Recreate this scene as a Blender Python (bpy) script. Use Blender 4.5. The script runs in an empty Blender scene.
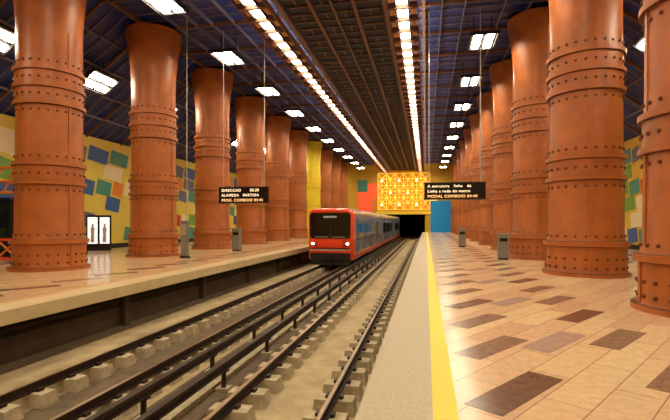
import bpy, math, random
from mathutils import Vector, Matrix
random.seed(11)
S=bpy.context.scene
# ---------------------------------------------------------------- materials
def lin(c):
    return tuple(((v/255)/12.92 if v/255<=0.04045 else (((v/255)+0.055)/1.055)**2.4) for v in c)+(1,)
def mat(name,c,rough=.6,metal=0,var=.0,scale=3,emit=0,bump=0,c2=None,spec=.5,coat=0):
    m=bpy.data.materials.new(name); m.use_nodes=True
    nt=m.node_tree; b=nt.nodes['Principled BSDF']
    col=lin(c); b.inputs['Base Color'].default_value=col
    b.inputs['Roughness'].default_value=rough; b.inputs['Metallic'].default_value=metal
    b.inputs['Specular IOR Level'].default_value=spec
    b.inputs['Coat Weight'].default_value=coat
    if emit:
        b.inputs['Emission Color'].default_value=col; b.inputs['Emission Strength'].default_value=emit
    if var or c2 or bump:
        tc=nt.nodes.new('ShaderNodeTexCoord'); no=nt.nodes.new('ShaderNodeTexNoise')
        no.inputs['Scale'].default_value=scale; no.inputs['Detail'].default_value=6; no.inputs['Roughness'].default_value=.65
        nt.links.new(tc.outputs['Object'],no.inputs['Vector'])
        if var or c2:
            r=nt.nodes.new('ShaderNodeValToRGB')
            r.color_ramp.elements[0].position=.3; r.color_ramp.elements[1].position=.72
            r.color_ramp.elements[0].color=tuple(v*(1-var) for v in col[:3])+(1,) if not c2 else lin(c2)
            r.color_ramp.elements[1].color=tuple(min(1,v*(1+var)) for v in col[:3])+(1,) if not c2 else col
            nt.links.new(no.outputs['Fac'],r.inputs['Fac']); nt.links.new(r.outputs['Color'],b.inputs['Base Color'])
        if bump:
            bp=nt.nodes.new('ShaderNodeBump'); bp.inputs['Strength'].default_value=bump; bp.inputs['Distance'].default_value=.02
            nt.links.new(no.outputs['Fac'],bp.inputs['Height']); nt.links.new(bp.outputs['Normal'],b.inputs['Normal'])
    return m
def tilemat(name,ca,cb,cm,w,h,rot,rough,mortar=.006,off=.5):
    m=bpy.data.materials.new(name); m.use_nodes=True; nt=m.node_tree; b=nt.nodes['Principled BSDF']
    tc=nt.nodes.new('ShaderNodeTexCoord'); mp=nt.nodes.new('ShaderNodeMapping'); mp.inputs['Rotation'].default_value=(0,0,rot)
    br=nt.nodes.new('ShaderNodeTexBrick'); br.inputs['Scale'].default_value=1
    br.inputs['Brick Width'].default_value=w; br.inputs['Row Height'].default_value=h; br.inputs['Mortar Size'].default_value=mortar
    br.inputs['Mortar Smooth'].default_value=.2; br.offset=off
    br.inputs['Color1'].default_value=lin(ca); br.inputs['Color2'].default_value=lin(cb); br.inputs['Mortar'].default_value=lin(cm)
    nt.links.new(tc.outputs['Object'],mp.inputs['Vector']); nt.links.new(mp.outputs['Vector'],br.inputs['Vector'])
    no=nt.nodes.new('ShaderNodeTexNoise'); no.inputs['Scale'].default_value=9; no.inputs['Detail'].default_value=7; no.inputs['Roughness'].default_value=.7
    nt.links.new(tc.outputs['Object'],no.inputs['Vector'])
    mx=nt.nodes.new('ShaderNodeMix'); mx.data_type='RGBA'; mx.blend_type='MULTIPLY'; mx.inputs['Factor'].default_value=.45
    rr=nt.nodes.new('ShaderNodeValToRGB'); rr.color_ramp.elements[0].color=(.6,.6,.6,1); rr.color_ramp.elements[1].color=(1,1,1,1)
    rr.color_ramp.elements[0].position=.35; rr.color_ramp.elements[1].position=.6
    nt.links.new(no.outputs['Fac'],rr.inputs['Fac']); nt.links.new(br.outputs['Color'],mx.inputs[6]); nt.links.new(rr.outputs['Color'],mx.inputs[7])
    nt.links.new(mx.outputs[2],b.inputs['Base Color'])
    mr=nt.nodes.new('ShaderNodeMapRange'); mr.inputs['To Min'].default_value=rough*.7; mr.inputs['To Max'].default_value=rough*1.4
    nt.links.new(no.outputs['Fac'],mr.inputs['Value']); nt.links.new(mr.outputs['Result'],b.inputs['Roughness'])
    return m
M={}
M['column']=mat('column_paint',(176,98,40),.42,0,.22,1.4,bump=.12)
M['rivet']=mat('rivet_paint',(114,62,28),.45,.1)
M['seam']=mat('flange_edge_paint',(112,60,28),.5)
M['ycol']=mat('yellow_column_paint',(236,208,30),.45,0,.08)
M['tile']=tilemat('platform_tiles',(246,216,166),(224,182,144),(168,130,98),1.5,.42,-math.radians(56),.19)
M['ltile']=tilemat('far_platform_tiles',(232,198,150),(212,174,128),(166,132,100),1.5,.42,-math.radians(56),.19)
M['inlay']=mat('brown_stone_inlay',(144,114,92),.2,0,.3,9)
M['inlay2']=mat('dark_stone_inlay',(114,86,68),.2,0,.3,9)
M['inlay3']=mat('mauve_stone_inlay',(182,154,138),.2,0,.2,9)
M['edge']=mat('granite_edge',(192,178,148),.5,0,.18,24,bump=.1)
M['yellow']=mat('yellow_line_paint',(248,222,70),.5,0,.06,8)
M['lip']=mat('platform_lip_stone',(210,188,142),.4,0,.1,3)
M['bed']=mat('trackbed_concrete',(198,178,136),.85,0,.0,1.2,bump=.3,c2=(152,130,96))
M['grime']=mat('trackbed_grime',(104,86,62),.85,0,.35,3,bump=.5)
M['block']=mat('sleeper_concrete',(182,166,134),.8,0,.3,7,bump=.4)
M['rail']=mat('rust_steel',(62,44,34),.5,.5,.25,6)
M['railtop']=mat('rail_top_steel',(170,145,115),.35,.9)
M['dark']=mat('dark_recess',(34,27,22),.9,0,.3,2)
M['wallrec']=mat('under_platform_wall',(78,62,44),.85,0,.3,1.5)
M['navy']=mat('ceiling_navy',(26,46,122),.45,0,.25,.8)
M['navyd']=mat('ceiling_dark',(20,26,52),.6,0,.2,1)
M['beam']=mat('ceiling_beam_brown',(112,74,52),.5,0,.1,2)
M['beamc']=mat('ceiling_ladder_bar',(98,70,54),.5,0,.1,2)
M['beamb']=mat('ceiling_beam_mauve',(106,98,126),.5,0,.1,2)
M['orange']=mat('lamp_tray_orange',(224,156,84),.5)
M['tan']=mat('tactile_strip_tan',(204,156,106),.5)
M['lamp']=mat('lamp_strip_glow',(255,238,206),.5,emit=23)
M['lamp2']=mat('lamp_panel_glow',(255,238,208),.5,emit=44)
M['frame']=mat('dark_frame',(34,30,30),.5,.2)
M['black']=mat('black_panel',(12,12,14),.25)
M['steel']=mat('brushed_steel',(190,185,175),.35,.6)
M['grey']=mat('grey_metal',(130,128,120),.5,.2)
M['lime']=mat('wall_lime',(222,204,84),.5,0,.06,1)
M['rwall']=mat('wall_yellow',(220,180,50),.5,0,.1,1)
M['cream']=mat('tile_cream',(234,224,180),.4)
M['blue']=mat('tile_blue',(50,96,160),.4)
M['teal']=mat('tile_teal',(66,146,130),.4)
M['red']=mat('tile_red',(190,66,42),.4)
M['green']=mat('tile_green',(110,164,64),.4)
M['orng']=mat('tile_orange',(222,132,48),.4)
M['purple']=mat('tile_slate',(104,108,136),.4)
M['gold']=mat('gold_glass_panel',(222,140,30),.35,0,.6,.45,emit=.35)
M['goldbar']=mat('gold_lattice',(255,218,84),.4,emit=.6)
M['bulb']=mat('gold_lamp_bulb',(255,226,150),.4,emit=14)
M['pink']=mat('coral_glass_panel',(238,90,50),.4,emit=.5)
M['turq']=mat('turquoise_glass_panel',(10,130,185),.4,emit=.25)
M['tred']=mat('train_red',(232,64,22),.25,coat=.5,emit=.05)
M['tsilver']=mat('train_silver',(150,152,158),.25,.6)
M['tblue']=mat('train_door_greyblue',(96,116,136),.3,.3)
M['glass']=mat('dark_glass',(14,16,20),.08)
M['white']=mat('headlight_glow',(255,245,220),.4,emit=6)
M['poster']=mat('lit_poster',(240,238,230),.4,emit=1.0)
M['figure']=mat('poster_print_grey',(150,140,134),.4,emit=.3)
M['text']=mat('led_text',(255,226,180),.5,emit=1.8)
M['amber']=mat('led_amber',(255,190,120),.5,emit=1.8)
# ---------------------------------------------------------------- mesh builder
class MB:
    def __init__(s): s.v=[];s.f=[];s.m=[];s.mats=[]
    def mi(s,k):
        if k not in s.mats: s.mats.append(k)
        return s.mats.index(k)
    def poly(s,pts,k):
        n=len(s.v); s.v+= [tuple(p) for p in pts]; s.f.append(tuple(range(n,n+len(pts)))); s.m.append(s.mi(k))
    def box(s,x0,x1,y0,y1,z0,z1,k):
        n=len(s.v)
        s.v+=[(x0,y0,z0),(x1,y0,z0),(x1,y1,z0),(x0,y1,z0),(x0,y0,z1),(x1,y0,z1),(x1,y1,z1),(x0,y1,z1)]
        for f in ((0,3,2,1),(4,5,6,7),(0,1,5,4),(1,2,6,5),(2,3,7,6),(3,0,4,7)):
            s.f.append(tuple(n+i for i in f)); s.m.append(s.mi(k))
    def obox(s,c,sx,sy,sz,R,k):
        n=len(s.v)
        for a in ((-1,-1,-1),(1,-1,-1),(1,1,-1),(-1,1,-1),(-1,-1,1),(1,-1,1),(1,1,1),(-1,1,1)):
            p=Vector(c)+R@Vector((a[0]*sx/2,a[1]*sy/2,a[2]*sz/2)); s.v.append(tuple(p))
        for f in ((0,3,2,1),(4,5,6,7),(0,1,5,4),(1,2,6,5),(2,3,7,6),(3,0,4,7)):
            s.f.append(tuple(n+i for i in f)); s.m.append(s.mi(k))
    def tube(s,a,b,r,k,seg=8,r2=None):
        a=Vector(a);b=Vector(b);d=(b-a).normalized(); r2=r if r2 is None else r2
        u=d.orthogonal().normalized(); w=d.cross(u); n=len(s.v)
        for p,q in ((a,r),(b,r2)):
            for i in range(seg):
                t=2*math.pi*i/seg; s.v.append(tuple(p+u*math.cos(t)*q+w*math.sin(t)*q))
        for i in range(seg):
            j=(i+1)%seg; s.f.append((n+i,n+j,n+seg+j,n+seg+i)); s.m.append(s.mi(k))
        s.f.append(tuple(n+i for i in range(seg))[::-1]); s.m.append(s.mi(k))
        s.f.append(tuple(n+seg+i for i in range(seg))); s.m.append(s.mi(k))
    def lathe(s,prof,k,seg=64,cx=0,cy=0,kf=None):
        n=len(s.v)
        for r,z in prof:
            for i in range(seg):
                t=2*math.pi*i/seg; s.v.append((cx+r*math.cos(t),cy+r*math.sin(t),z))
        for a in range(len(prof)-1):
            kk=k
            if kf and abs(prof[a][1]-prof[a+1][1])<.03 and abs(prof[a][0]-prof[a+1][0])>.03: kk=kf
            for i in range(seg):
                j=(i+1)%seg; s.f.append((n+a*seg+i,n+a*seg+j,n+(a+1)*seg+j,n+(a+1)*seg+i)); s.m.append(s.mi(kk))
    def loft(s,rings,k,cap=True):
        n=len(s.v); L=len(rings[0])
        for r in rings: s.v+=[tuple(p) for p in r]
        for a in range(len(rings)-1):
            for i in range(L):
                j=(i+1)%L; s.f.append((n+a*L+i,n+a*L+j,n+(a+1)*L+j,n+(a+1)*L+i)); s.m.append(s.mi(k))
        if cap:
            s.f.append(tuple(range(n,n+L))[::-1]); s.m.append(s.mi(k))
            e=n+(len(rings)-1)*L; s.f.append(tuple(range(e,e+L))); s.m.append(s.mi(k))
    def mesh(s,name,smooth=False):
        me=bpy.data.meshes.new(name); me.from_pydata(s.v,[],s.f)
        for k in s.mats: me.materials.append(M[k])
        me.polygons.foreach_set('material_index',s.m)
        if smooth:
            me.polygons.foreach_set('use_smooth',[True]*len(s.f))
            try: me.set_sharp_from_angle(angle=math.radians(32))
            except Exception: pass
        me.update(); return me
    def obj(s,name,loc=(0,0,0),parent=None,smooth=False):
        o=bpy.data.objects.new(name,s.mesh(name,smooth)); S.collection.objects.link(o); o.location=loc
        if parent: o.parent=parent
        return o
def empty(name,loc=(0,0,0)):
    o=bpy.data.objects.new(name,None); S.collection.objects.link(o); o.location=loc; return o
# ---------------------------------------------------------------- dimensions
Y0,Y1=-8,76
XL,XR=-20,12.6
EL,ER=-7.9,-.6         # platform edges
RT=-.9                  # rail top
BED=-1.27
CZ=11.45                # side ceiling
CC=10.42                # centre soffit
# platforms
b=MB()
b.box(.28,XR,Y0,Y1,-.22,0,'tile'); b.obj('floor_platform_right')
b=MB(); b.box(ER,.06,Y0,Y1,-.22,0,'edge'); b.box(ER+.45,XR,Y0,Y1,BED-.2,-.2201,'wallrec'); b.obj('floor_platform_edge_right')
b=MB(); b.box(.06,.28,Y0,Y1,-.22,0,'yellow'); b.obj('safety_line')
b=MB()
b.box(XL,EL-.85,Y0,Y1,-.28,0,'ltile'); b.box(EL-.65,EL,Y0,Y1,-.28,0,'lip'); b.box(EL-.85,EL-.65,Y0,Y1,-.28,0,'tan')
b.obj('floor_platform_left')
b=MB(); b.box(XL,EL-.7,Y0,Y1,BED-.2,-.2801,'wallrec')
for z in (-.5,-.67): b.tube((EL-.64,Y0,z),(EL-.64,Y1,z),.035,'dark',6)
y=Y0+1
while y<Y1:
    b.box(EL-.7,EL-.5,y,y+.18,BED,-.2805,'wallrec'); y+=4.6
b.obj('wall_under_platform_left')
b=MB(); b.box(EL-.7,ER+.45,Y0,Y1+30,BED-.2,BED,'bed')
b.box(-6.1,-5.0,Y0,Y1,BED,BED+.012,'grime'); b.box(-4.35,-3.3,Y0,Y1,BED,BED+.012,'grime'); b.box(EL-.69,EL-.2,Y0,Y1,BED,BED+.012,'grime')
b.obj('floor_trackbed')
# inlays
b=MB(); R=Matrix.Rotation(math.radians(54),3,'Z')
def inl(cx,y0,y1,st):
    y=y0;i=0
    while y<y1:
        b.obox((cx,y,.0015),1.36,.38,.003,R,('inlay','inlay2','inlay')[i%3]); y+=st; i+=1
def inl3(cx,y0,y1,st):
    y=y0
    while y<y1: b.obox((cx,y,.0012),1.36,.38,.0024,R,'inlay3'); y+=st
inl(.9,3.15,74,1.65); inl(2.76,2.3,74,1.65); inl3(1.8,3.6,74,3.3)
inl(8.3,2.9,74,1.65); inl(10.2,2.5,74,1.65)
inl(-10,3.2,74,1.65); inl(-17,3.2,74,1.65)
b.obj('floor_tile_inlay')
# ---------------------------------------------------------------- tracks
def rail(b,x,y0,y1):
    b.box(x-.07,x+.07,y0,y1,RT-.15,RT-.13,'rail')
    b.box(x-.012,x+.012,y0,y1,RT-.13,RT-.035,'rail')
    b.box(x-.036,x+.036,y0,y1,RT-.036,RT-.006,'rail')
    b.box(x-.028,x+.028,y0,y1,RT-.006,RT,'railtop')
for cx in (-5.55,-2.12):
    b=MB()
    for s in (-1,1):
        rail(b,cx+s*.72,Y0,Y1+25)
        y=Y0
        while y<Y1:
            X=cx+s*.72; j=random.uniform(-.02,.02)
            w=.33
            b.loft([[(X-w,y+j,BED),(X+w,y+j,BED),(X+w,y+.34+j,BED),(X-w,y+.34+j,BED)],
                    [(X-w+.03,y+.03+j,RT-.15),(X+w-.03,y+.03+j,RT-.15),(X+w-.03,y+.31+j,RT-.15),(X-w+.03,y+.31+j,RT-.15)]],'block')
            b.box(X-.14,X-.075,y+.11,y+.22,RT-.15,RT-.10,'rail'); b.box(X+.075,X+.14,y+.11,y+.22,RT-.15,RT-.10,'rail')
            y+=.67
    b.obj('railway_track')
for x in (-4.12,-3.5):
    b=MB()
    z=RT+.14
    b.box(x-.05,x+.05,Y0,Y1+25,z-.05,z,'rail'); b.box(x-.02,x+.02,Y0,Y1+25,z-.13,z-.05,'rail'); b.box(x-.06,x+.06,Y0,Y1+25,z-.15,z-.125,'rail')
    y=Y0+(.8 if x<-4 else 0)
    while y<Y1:
        b.box(x-.12,x+.12,y-.1,y+.1,BED,BED+.06,'block'); b.tube((x,y,BED+.06),(x,y,z-.15),.045,'rail',8); b.box(x-.09,x+.09,y-.05,y+.05,z-.17,z-.148,'rail')
        y+=2.2
    b.obj('third_rail')
b=MB(); b.box(-3.98,-3.64,Y0,Y1+25,BED,BED+.1,'block'); b.obj('cable_duct')
# ---------------------------------------------------------------- walls
b=MB(); b.box(XL-.3,XL,Y0,Y1,BED-.2,6.9,'lime'); b.obj('wall_left')
b=MB(); b.box(XR,XR+.3,Y0,Y1,BED-.2,6.9,'rwall'); b.obj('wall_right')
b=MB(); b.box(XL-.3,XR+.3,Y0-.3,Y0,BED-.2,CZ+.3,'rwall'); b.obj('wall_back')
def mosaic(x,sgn,name):
    b=MB()
    cols=['cream','blue','red','teal','cream','green','orng','purple','cream','blue','teal']
    z=.5; ci=0
    while z<5.6:
        y=Y0+.3+random.random()
        while y<Y1-2:
            w=random.choice([.9,1.3,1.7]); h=.9
            if random.random()<.82 and not (sgn>0 and 14.5<y<18.8 and z>2.5):
                ci+=random.choice((1,2,3)); k=cols[ci%len(cols)]; sk=.4
                b.poly([(x+sgn*.012,y,z),(x+sgn*.012,y+w,z-sk*.5),(x+sgn*.012,y+w+sk*.5,z+h-sk*.5),(x+sgn*.012,y+sk*.5,z+h)][::sgn],k)
            y+=w+.22
        z+=1.0
    if sgn>0:
        b.poly([(x+.02,15,4.1),(x+.02,19,3.7),(x+.02,19.2,4.6),(x+.02,15,5.6)],'green')
        b.poly([(x+.02,15,2.6),(x+.02,19,2.6),(x+.02,19,3.6),(x+.02,15,4.0)],'blue')
        b.poly([(x+.02,15,5.7),(x+.02,19,4.9),(x+.02,19,6.2),(x+.02,15,6.6)],'cream')
    b.obj(name)
mosaic(XL,1,'wall_mosaic_panels'); mosaic(XR,-1,'wall_mosaic_panels')
b=MB(); b.box(XL,XL+.03,Y0,Y1,0,.3,'frame'); b.obj('baseboard_left')
b=MB(); b.box(XR-.03,XR,Y0,Y1,0,.3,'frame'); b.obj('baseboard_right')
b=MB(); T=2.95
b.box(XL,EL-.7,Y1,Y1+.4,BED-.2,CZ+.3,'rwall'); b.box(ER+.45,XR,Y1,Y1+.4,BED-.2,CZ+.3,'rwall'); b.box(EL-.7,ER+.45,Y1,Y1+.4,T,CZ+.3,'rwall')
b.obj('wall_end')
b=MB(); q=Y1+.42
b.box(EL-.9,EL-.7,q,Y1+30,BED,T,'dark'); b.box(ER+.45,ER+.65,q,Y1+30,BED,T,'dark'); b.box(EL-.9,ER+.65,q,Y1+30,T,T+.2,'dark'); b.box(EL-.9,ER+.65,Y1+30,Y1+30.2,BED-.2,T+.2,'dark')
b.obj('tunnel')
# ---------------------------------------------------------------- ceiling
b=MB()
b.box(-13.9,6.5,Y0,Y1,CZ,CZ+.2,'navy')
b.poly([(XL-.3,Y0,6.9),(XL-.3,Y1,6.9),(-13.9,Y1,CZ),(-13.9,Y0,CZ)],'navy')
b.poly([(6.5,Y0,CZ),(6.5,Y1,CZ),(XR+.3,Y1,6.9),(XR+.3,Y0,6.9)],'navy')
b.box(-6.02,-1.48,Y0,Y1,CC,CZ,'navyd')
b.obj('ceiling')
b=MB()
y=Y0+.3; i=0
while y<Y1-.1:
    for x0,x1 in ((-5.55,-4.65),(-4.41,-3.75),(-3.61,-2.94),(-2.7,-1.8)):
        b.box(x0,x1,y,y+.08,CC-.06,CC-.01,'beamc')
        b.box((x0+x1)/2-.03,(x0+x1)/2+.03,y+.09,min(y+.62,Y1-.1),CC-.05,CC-.01,'beamc') if i%2 else None
    y+=.7; i+=1
y=Y0+.3; i=0
while y<Y1-.1:
    big=(i%4==0); w=.09 if big else .04; dz=.16 if big else .07; k='beam' if big else 'beamb'
    b.box(-13.9,-6.1,y,y+w,CZ-dz,CZ-.001,k); b.box(-1.4,6.5,y,y+w,CZ-dz,CZ-.001,k)
    for (xa,za,xb,zb) in ((XL,6.9+.05,-13.9,CZ),(XR,6.9+.05,6.5,CZ)):
        b.loft([[(xa,y,za-dz),(xa,y+w,za-dz),(xa,y+w,za),(xa,y,za)],[(xb,y,zb-dz),(xb,y+w,zb-dz),(xb,y+w,zb),(xb,y,zb)]],k)
    y+=.78; i+=1
for x,w,k in ((-13.5,.1,'beam'),(-12,.05,'beamb'),(-11,.05,'beamb'),(-10.2,.05,'beamb'),(-9.1,.05,'beamb'),(-8.2,.05,'beamb'),(-7.4,.14,'beam'),(-.1,.14,'beam'),(.7,.05,'beamb'),(1.7,.05,'beamb'),(3.4,.05,'beamb'),(4.5,.05,'beamb'),(6.1,.1,'beam')):
    b.box(x-w/2,x+w/2,Y0,Y1,CZ-.2,CZ-.001,k)
for x,w in ((-5.78,.2),(-4.53,.14),(-3.68,.08),(-2.82,.14),(-1.6,.2)):
    b.box(x-w/2,x+w/2,Y0,Y1,CC-.12,CC-.001,'beam')
for t in (.2,.4,.6,.8):
    for xa,xb in ((XL,-13.9),(XR,6.5)):
        x=xa+(xb-xa)*t; z=6.9+(CZ-6.9)*t; b.box(x-.03,x+.03,Y0,Y1,z-.1,z+.0,'beamb')
b.obj('ceiling_grid')
# strips
for x in (-6.6,-.9):
    b=MB(); y=Y0+.4; zz=10.0
    while y<Y1-1.9:
        b.box(x-.2,x+.2,y,y+.8,zz+.04,zz+.1,'lamp')
        for s in (-1,1):
            xa,xb=sorted((x+s*.3,x+s*.52))
            b.box(xa,xb,y+.05,y+.7,zz+.08,zz+.14,'orange')
        b.box(x-.58,x+.58,y+.88,y+1.0,zz-.08,zz+.16,'beam')
        y+=1.1
    for s in (-1,1):
        b.box(x+s*.25-.02,x+s*.25+.02,Y0,Y1-1.5,zz-.02,zz+.14,'frame'); b.box(x+s*.6-.03,x+s*.6+.03,Y0,Y1-1.5,zz-.02,zz+.2,'beam')
    y=Y0+1
    while y<Y1-1.6:
        for s in (-1,1): b.box(x+s*.6-.02,x+s*.6+.02,y,y+.05,zz+.2,(CC if abs(x+s*.6+3.75)<2.2 else CZ-.21),'frame')
        y+=6.2
    b.obj('ceiling_light_strip')
# lamps
b=MB()
b.box(-.62,.62,-.95,.95,.1,.16,'frame')
for s in (-1,1): b.box(s*.6-.04,s*.6+.04,-.95,.95,0,.16,'frame'); b.box(-.6,.6,s*.92-.04,s*.92+.04,0,.16,'frame')
for s in (-1,1):
    for q in (-1,1): b.box(s*.27-.16,s*.27+.16,q*.45-.36,q*.45+.36,.03,.1,'lamp2')
for s in (-1,1): b.box(s*.4-.02,s*.4+.02,-.03,.03,.16,1.2,'frame')
LM=b.mesh('ceiling_lamp')
def lamp(x,y,z,ry=0):
    o=bpy.data.objects.new('ceiling_lamp',LM); S.collection.objects.link(o); o.location=(x,y,z); o.rotation_euler=(0,ry,0)
def yfromd(d,X): return (d+.196*X)/.981
y=yfromd(17.3,-9.9)-6*3
while y<Y1-2: lamp(-9.9,y,10.03); y+=5.95
y=yfromd(20.7,2.57)-6*4
while y<Y1-2: lamp(2.57,y,10.03); y+=6.05
a=math.atan2(CZ-6.9,6.1)
y=yfromd(17.5,-16.2)-12
while y<Y1-2:
    lamp(-16.2,y,8.72,-a); lamp(8.9,y,8.72,a); y+=5.8
# ---------------------------------------------------------------- columns
def colmesh(k):
    b=MB()
    P=[(0,0),(1.3,0),(1.3,.10),(1.2,.12),(1.17,.2),(1.17,.92),(1.26,.94),(1.26,1.08),(1.15,1.10),
       (1.10,1.3),(1.08,3.0),(1.18,3.02),(1.18,3.14),(1.1,3.16),(1.1,3.66),(1.18,3.68),(1.18,3.8),(1.07,3.82),
       (1.05,5.78),(1.155,5.8),(1.155,5.93),(1.08,5.95),(1.08,6.38),(1.155,6.4),(1.155,6.52),(1.08,6.54),(1.08,6.97),(1.155,6.99),(1.155,7.12),(1.05,7.14),
       (1.05,8.2),(1.06,8.8),(1.1,9.4),(1.16,10.0),(1.25,10.6),(1.32,11.0),(1.32,11.2)]
    b.lathe(P,k,64,kf='seam' if k=='column' else None)
    for z,r in ((.55,1.175),(1.25,1.11),(2.82,1.085),(3.4,1.105),(4.0,1.07),(5.6,1.055),(6.16,1.085),(6.74,1.085),(7.32,1.055),(.27,1.175)):
        n=24
        for i in range(n):
            t=2*math.pi*(i+.5)/n; c=Vector((math.cos(t),math.sin(t),0))
            b.tube(c*(r-.02)+Vector((0,0,z)),c*(r+.045)+Vector((0,0,z)),.05,'rivet' if k=='column' else k,6,.03)
    for i in range(4):
        t=math.pi/4+i*math.pi/2+.25; Rz=Matrix.Rotation(t,3,'Z')
        for z0,z1,r in ((.12,.92,1.18),(1.1,3.06,1.09),(3.76,5.8,1.06),(7.1,8.4,1.05)):
            b.obox(Rz@Vector((r,0,(z0+z1)/2)),.05,.1,z1-z0,Rz,k)
    return b.mesh('column',True)
CM=colmesh('column'); CY=colmesh('ycol')
def col(x,y,me): 
    o=bpy.data.objects.new('column',me); S.collection.objects.link(o); o.location=(x,y,0); o.rotation_euler=(0,0,random.random()*.5)
y=14.1-12.8;k=-2
while y<Y1-1.5: col(-13.5,y,CY if k==6 else CM); y+=6.4;k+=1
col(5.3,3.2,CM); col(5.3,9.75,CM)
y=16.15
while y<Y1-1.5: col(5.13,y,CM); y+=6.45
# ---------------------------------------------------------------- end feature
b=MB(); ye=Y1-.16; yb=Y1-.02
gx0,gx1,gz0,gz1=-7.9,.62,3.65,10.15; gw=gx1-gx0; gh=gz1-gz0
b.box(gx0,gx1,ye,yb,gz0,gz1,'gold')
NX=6;NZ=3
P0=lambda i,j:(gx0+i*gw/NX,ye-.25,gz0+.15+j*(gh-.5)/NZ)
P1=lambda i,j:(gx0+(i+.5)*gw/NX,ye-1.15,gz0+.15+(j+.5)*(gh-.5)/NZ)
for i in range(NX+1):
    for j in range(NZ+1):
        if i<NX: b.tube(P0(i,j),P0(i+1,j),.06,'goldbar',6)
        if j<NZ: b.tube(P0(i,j),P0(i,j+1),.06,'goldbar',6)
for i in range(NX):
    for j in range(NZ):
        for (p,q) in ((0,0),(1,0),(0,1),(1,1)): b.tube(P0(i+p,j+q),P1(i,j),.055,'goldbar',6)
        if i<NX-1: b.tube(P1(i,j),P1(i+1,j),.06,'goldbar',6)
        if j<NZ-1: b.tube(P1(i,j),P1(i,j+1),.06,'goldbar',6)
        if (i+j)%2==0:
            c=P1(i,j); b.lathe([(0,c[2]-.42),(.09,c[2]-.38),(.13,c[2]-.28),(.09,c[2]-.18),(0,c[2]-.14)],'bulb',10,c[0],c[1])
b.obj('gold_lattice_panel')
b=MB(); b.box(-11.4,-8.0,ye,yb,2.4,8.2,'pink'); b.box(-11.4,-9.7,ye-.05,ye-.01,6.8,8.8,'teal'); b.box(-9.2,-8.0,ye-.08,ye-.01,2.4,5.6,'orng'); b.obj('coral_wall_panel')
b=MB(); b.box(.72,3.95,ye,yb,.01,5.2,'turq'); b.box(.72,1.8,ye-.05,yb,5.2,8.0,'goldbar'); b.obj('turquoise_wall_panel')
b=MB(); b.box(-8.2,.8,Y1-.5,Y1-.02,2.96,3.5,'yellow'); b.obj('yellow_lintel_beam')
# ---------------------------------------------------------------- signs
def text(body,size,loc,parent,m,al='LEFT'):
    c=bpy.data.curves.new('lettering','FONT'); c.body=body; c.size=size; c.align_x=al; c.extrude=.002; c.materials.append(M[m]); c.space_character=1.15
    o=bpy.data.objects.new('lettering',c); S.collection.objects.link(o); o.parent=parent; o.location=loc; o.rotation_euler=(math.pi/2,0,0)
def sign(x,y,z,w,h,lines):
    e=empty('hanging_information_sign',(x,y,z))
    b=MB(); b.box(-w/2,w/2,-.1,.1,-h/2,h/2,'black'); 
    b.box(-w/2-.03,w/2+.03,-.12,.12,h/2,h/2+.04,'frame'); b.box(-w/2-.03,w/2+.03,-.12,.12,-h/2-.04,-h/2,'frame')
    b.obj('display_case',parent=e)
    b=MB()
    for s in (-1,1): b.tube((s*w*.42,0,h/2),(s*w*.42,0,CZ-.02-z),.022,'steel',6)
    b.obj('hanger_rods',parent=e)
    hh=h/len(lines)
    for i,(t,m) in enumerate(lines): text(t,hh*.76,(-w/2+.15,-.105,h/2-hh*(i+.80)),e,m)
sign(-8.95,21.2,3.05,2.6,.74,[('DIRECCAO       05:20','text'),('ALAMEDA   PARTIDA','text'),('PROX. COMBOIO 03:45','amber')])
sign(1.27,21.2,3.12,2.7,.70,[('A estrutura   linha   da','text'),('Linha a rede do metro','text'),('MODAL COMBOIO 04:40','amber')])
# ---------------------------------------------------------------- train
tr=empty('metro_train',(-5.55,26.0,RT))
def prof(y,sc=1,w=1.36,zb=.3,zt=3.42,dz=0):
    pts=[]; r=.42; rb=.12
    for (cx,cz,rr,a0) in ((w-rb,zb+rb,rb,-90),(w-r,zt-r,r,0),(-w+r,zt-r,r,90),(-w+rb,zb+rb,rb,180)):
        for i in range(7):
            t=math.radians(a0+90*i/6); pts.append(((cx+rr*math.cos(t))*sc,y,(cz+rr*math.sin(t)-1.9)*sc+1.9+dz))
    return pts
for ci in range(3):
    b=MB(); a0=ci*17.2; a1=a0+(16.6 if ci<2 else 13)
    if ci==0:
        b.loft([prof(.0,.93),prof(.08,.97),prof(.35,1)],'tred'); b.loft([prof(.35),prof(.9)],'tred',False); b.loft([prof(.9),prof(a1)],'tsilver')
    else: b.loft([prof(a0),prof(a1)],'tsilver')
    if ci<2: b.loft([prof(a1,.85),prof(a1+.6,.85)],'frame')
    b.obj('car_body',parent=tr,smooth=True)
    b=MB()
    for s in (-1,1):
        x0,x1=sorted((s*1.352,s*1.372))
        b.box(x0,x1,a0+1,a1,.4,.7,'tred')
        yy=a0+1.3
        while yy<a1-2.4:
            xw0,xw1=sorted((s*1.355,s*1.38)); g0,g1=sorted((s*1.355,s*1.386))
            b.box(xw0,xw1,yy,yy+1.3,.76,2.74,'tblue'); b.box(g0,g1,yy+.12,yy+.58,1.5,2.5,'glass'); b.box(g0,g1,yy+.72,yy+1.18,1.5,2.5,'glass')
            b.box(xw0,xw1,yy+1.6,yy+3.0,1.5,2.5,'glass'); yy+=3.25
    for wy in (a0+2.2,a0+4.2,a0+10.4,a0+12.4):
        for s in (-1,1):
            b.tube((s*.66,wy,.42),(s*.79,wy,.42),.42,'rail',20); b.tube((s*.6,wy,.42),(s*.66,wy,.42),.44,'dark',20)
    for ya in (a0+1.6,a0+9.8): b.box(-1.0,-.82,ya,ya+3.2,.2,.55,'dark'); b.box(.82,1.0,ya,ya+3.2,.2,.55,'dark')
    b.box(-1.1,1.1,a0+5.2,a0+9.4,.12,.36,'dark')
    b.obj('bogies_and_doors',parent=tr)
b=MB()
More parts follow.
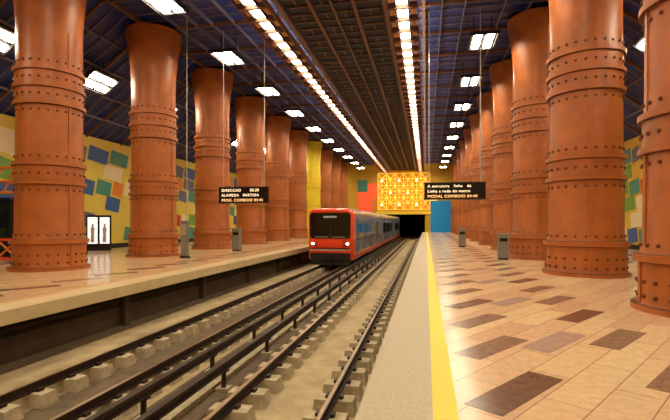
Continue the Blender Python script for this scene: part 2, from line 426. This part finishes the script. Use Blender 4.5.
def plate(x0,x1,z0,z1,y,k,r=.12,t=.05):
    pts=[]
    for (cx,cz,a0) in ((x1-r,z0+r,-90),(x1-r,z1-r,0),(x0+r,z1-r,90),(x0+r,z0+r,180)):
        for i in range(5):
            q=math.radians(a0+22.5*i); pts.append((cx+r*math.cos(q),cz+r*math.sin(q)))
    b.loft([[(p[0],y,p[1]) for p in pts],[(p[0],y+t,p[1]) for p in pts]],k)
plate(-1.23,1.23,1.62,3.16,-.03,'glass',.2)
plate(-.55,.55,2.78,3.02,-.05,'black',.05,.03); plate(-.4,.4,2.84,2.96,-.056,'figure',.02,.01)
b.box(-.015,.015,-.045,-.02,1.7,2.7,'frame')
b.box(-.9,-.1,-.05,-.035,1.70,1.73,'steel'); b.box(.1,.9,-.05,-.035,1.70,1.73,'steel')
for s in (-1,1):
    x0,x1=sorted((s*.78,s*1.14)); plate(x0,x1,1.2,1.42,-.04,'frame',.06)
    x0,x1=sorted((s*.96,s*1.12)); plate(x0,x1,1.25,1.39,-.055,'white',.05,.03)
    x0,x1=sorted((s*.80,s*.92)); plate(x0,x1,1.26,1.38,-.055,'tred',.05,.03)
plate(-1.25,1.25,.9,.98,-.03,'steel',.03); plate(-1.22,1.22,.36,.78,-.05,'frame',.08,.12)
plate(-.5,.5,1.15,1.45,-.03,'tred',.05); plate(-1.2,1.2,1.02,1.08,-.03,'frame',.02)
b.box(-1.15,1.15,-.02,.25,.06,.40,'dark')
b.tube((0,-.35,.55),(0,.2,.55),.09,'dark',10); b.box(-.16,.16,-.42,-.28,.42,.68,'dark')
b.obj('front_face',parent=tr,smooth=False)
# ---------------------------------------------------------------- platform furniture
def bin_(x,y,hh=1.15,name='litter_bin'):
    b=MB(); b.box(-.2,.2,-.18,.18,0,.08,'dark'); b.box(-.22,.22,-.2,.2,.08,hh,'grey'); b.box(-.17,.17,-.215,-.2,hh*.72,hh*.85,'black')
    b.box(-.24,.24,-.22,.22,hh,hh+.05,'steel'); b.obj(name,(x,y,0))
def place(px,yb):
    d=765/(yb-222); X=(px-426)*.981*d/450; return X,yfromd(d,X)
X,Y=place(505,259.5); bin_(X-.1,Y)
X,Y=place(462,247); bin_(X,Y,1.2)
X,Y=place(185,258)
b=MB(); b.box(-.2,.2,-.12,.12,0,.1,'dark'); b.box(-.16,.16,-.1,.1,.1,1.75,'grey'); b.box(-.12,.12,-.115,-.1,1.1,1.6,'steel'); b.tube((.1,0,1.75),(.1,0,CZ-.2),.022,'steel',6); b.obj('help_point_post',(X,Y,0))
X,Y=place(237,251); bin_(X,Y,1.3)
# posters
for px in (93,105):
    X=-19.3 if px<100 else -18.75
    d=-450*abs(X)/(.981*(px-426)); Yp=yfromd(d,X)
    e=empty('advertising_lightbox',(X,Yp,0))
    b=MB(); b.box(-.34,.34,-.08,.08,.0,.25,'frame'); b.box(-.34,.34,-.1,.1,.25,2.1,'black'); b.box(-.26,.26,-.115,-.1,.42,1.98,'poster'); 
    b.poly([(-.12,-.12,.5),(.1,-.12,.5),(.08,-.12,1.0),(.12,-.12,1.3),(.05,-.12,1.42),(.07,-.12,1.55),(0,-.12,1.62),(-.07,-.12,1.55),(-.05,-.12,1.42),(-.12,-.12,1.3),(-.08,-.12,.95)],'figure')
    b.obj('case',parent=e); e.rotation_euler=(0,0,.5)
b=MB(); b.box(-.7,.7,-.5,.5,0,.15,'frame'); b.box(-.65,.65,-.45,.45,.15,2.7,'black'); b.box(-.5,.5,-.47,-.45,1.1,2.3,'glass'); b.box(-.7,.7,-.5,.5,2.7,2.8,'frame'); b.obj('ticket_kiosk',(-19,17.4,0))
b=MB()
for z in (.15,.95): b.tube((-1.1,0,z),(1.1,0,z),.06,'tred',8)
for x in (-1.1,0,1.1): b.tube((x,0,0),(x,0,1.0),.06,'tred',8)
for x in (-1.1,0): b.tube((x,0,.15),(x+1.1,0,.95),.05,'orng',8); b.tube((x+1.1,0,.15),(x,0,.95),.05,'orng',8)
b.obj('orange_barrier',(-17.9,15.9,0))
b=MB()
for z in (3.0,3.5,4.1): b.tube((-.9,0,z),(1.3,0,z),.07,'orng',8)
for x in (-.9,1.3): b.tube((x,0,0),(x,0,4.1),.07,'orng',8)
for i in range(3): b.tube((-.9+i*.75,0,3.0),(-.2+i*.7,0,4.1),.05,'orng',8)
b.obj('orange_tube_portal',(-18.9,16.6,0))
# security camera
b=MB(); b.tube((.1,.1,.5),(-.35,.1,.45),.03,'steel',8); b.tube((-.35,.1,.45),(-.35,0,.1),.03,'steel',8); b.obox((-.4,-.1,.02),.2,.38,.17,Matrix.Rotation(-.5,3,'Z'),'steel'); b.tube((.1,.1,.5),(.1,.1,6.7),.02,'steel',8)
b.obj('security_camera',(6.45,13.9,4.5))
# ---------------------------------------------------------------- world / camera
w=bpy.data.worlds.new('World'); S.world=w; w.use_nodes=True
w.node_tree.nodes['Background'].inputs[0].default_value=(.9,.6,.35,1); w.node_tree.nodes['Background'].inputs[1].default_value=.1
cd=bpy.data.cameras.new('camera'); c=bpy.data.objects.new('camera',cd); S.collection.objects.link(c)
c.location=(0,0,1.7); c.rotation_euler=(math.pi/2,0,math.atan(91/450)); cd.sensor_width=36; cd.lens=450/670*36; cd.shift_y=12/670; cd.clip_end=300
S.camera=c
S.view_settings.view_transform='Standard'
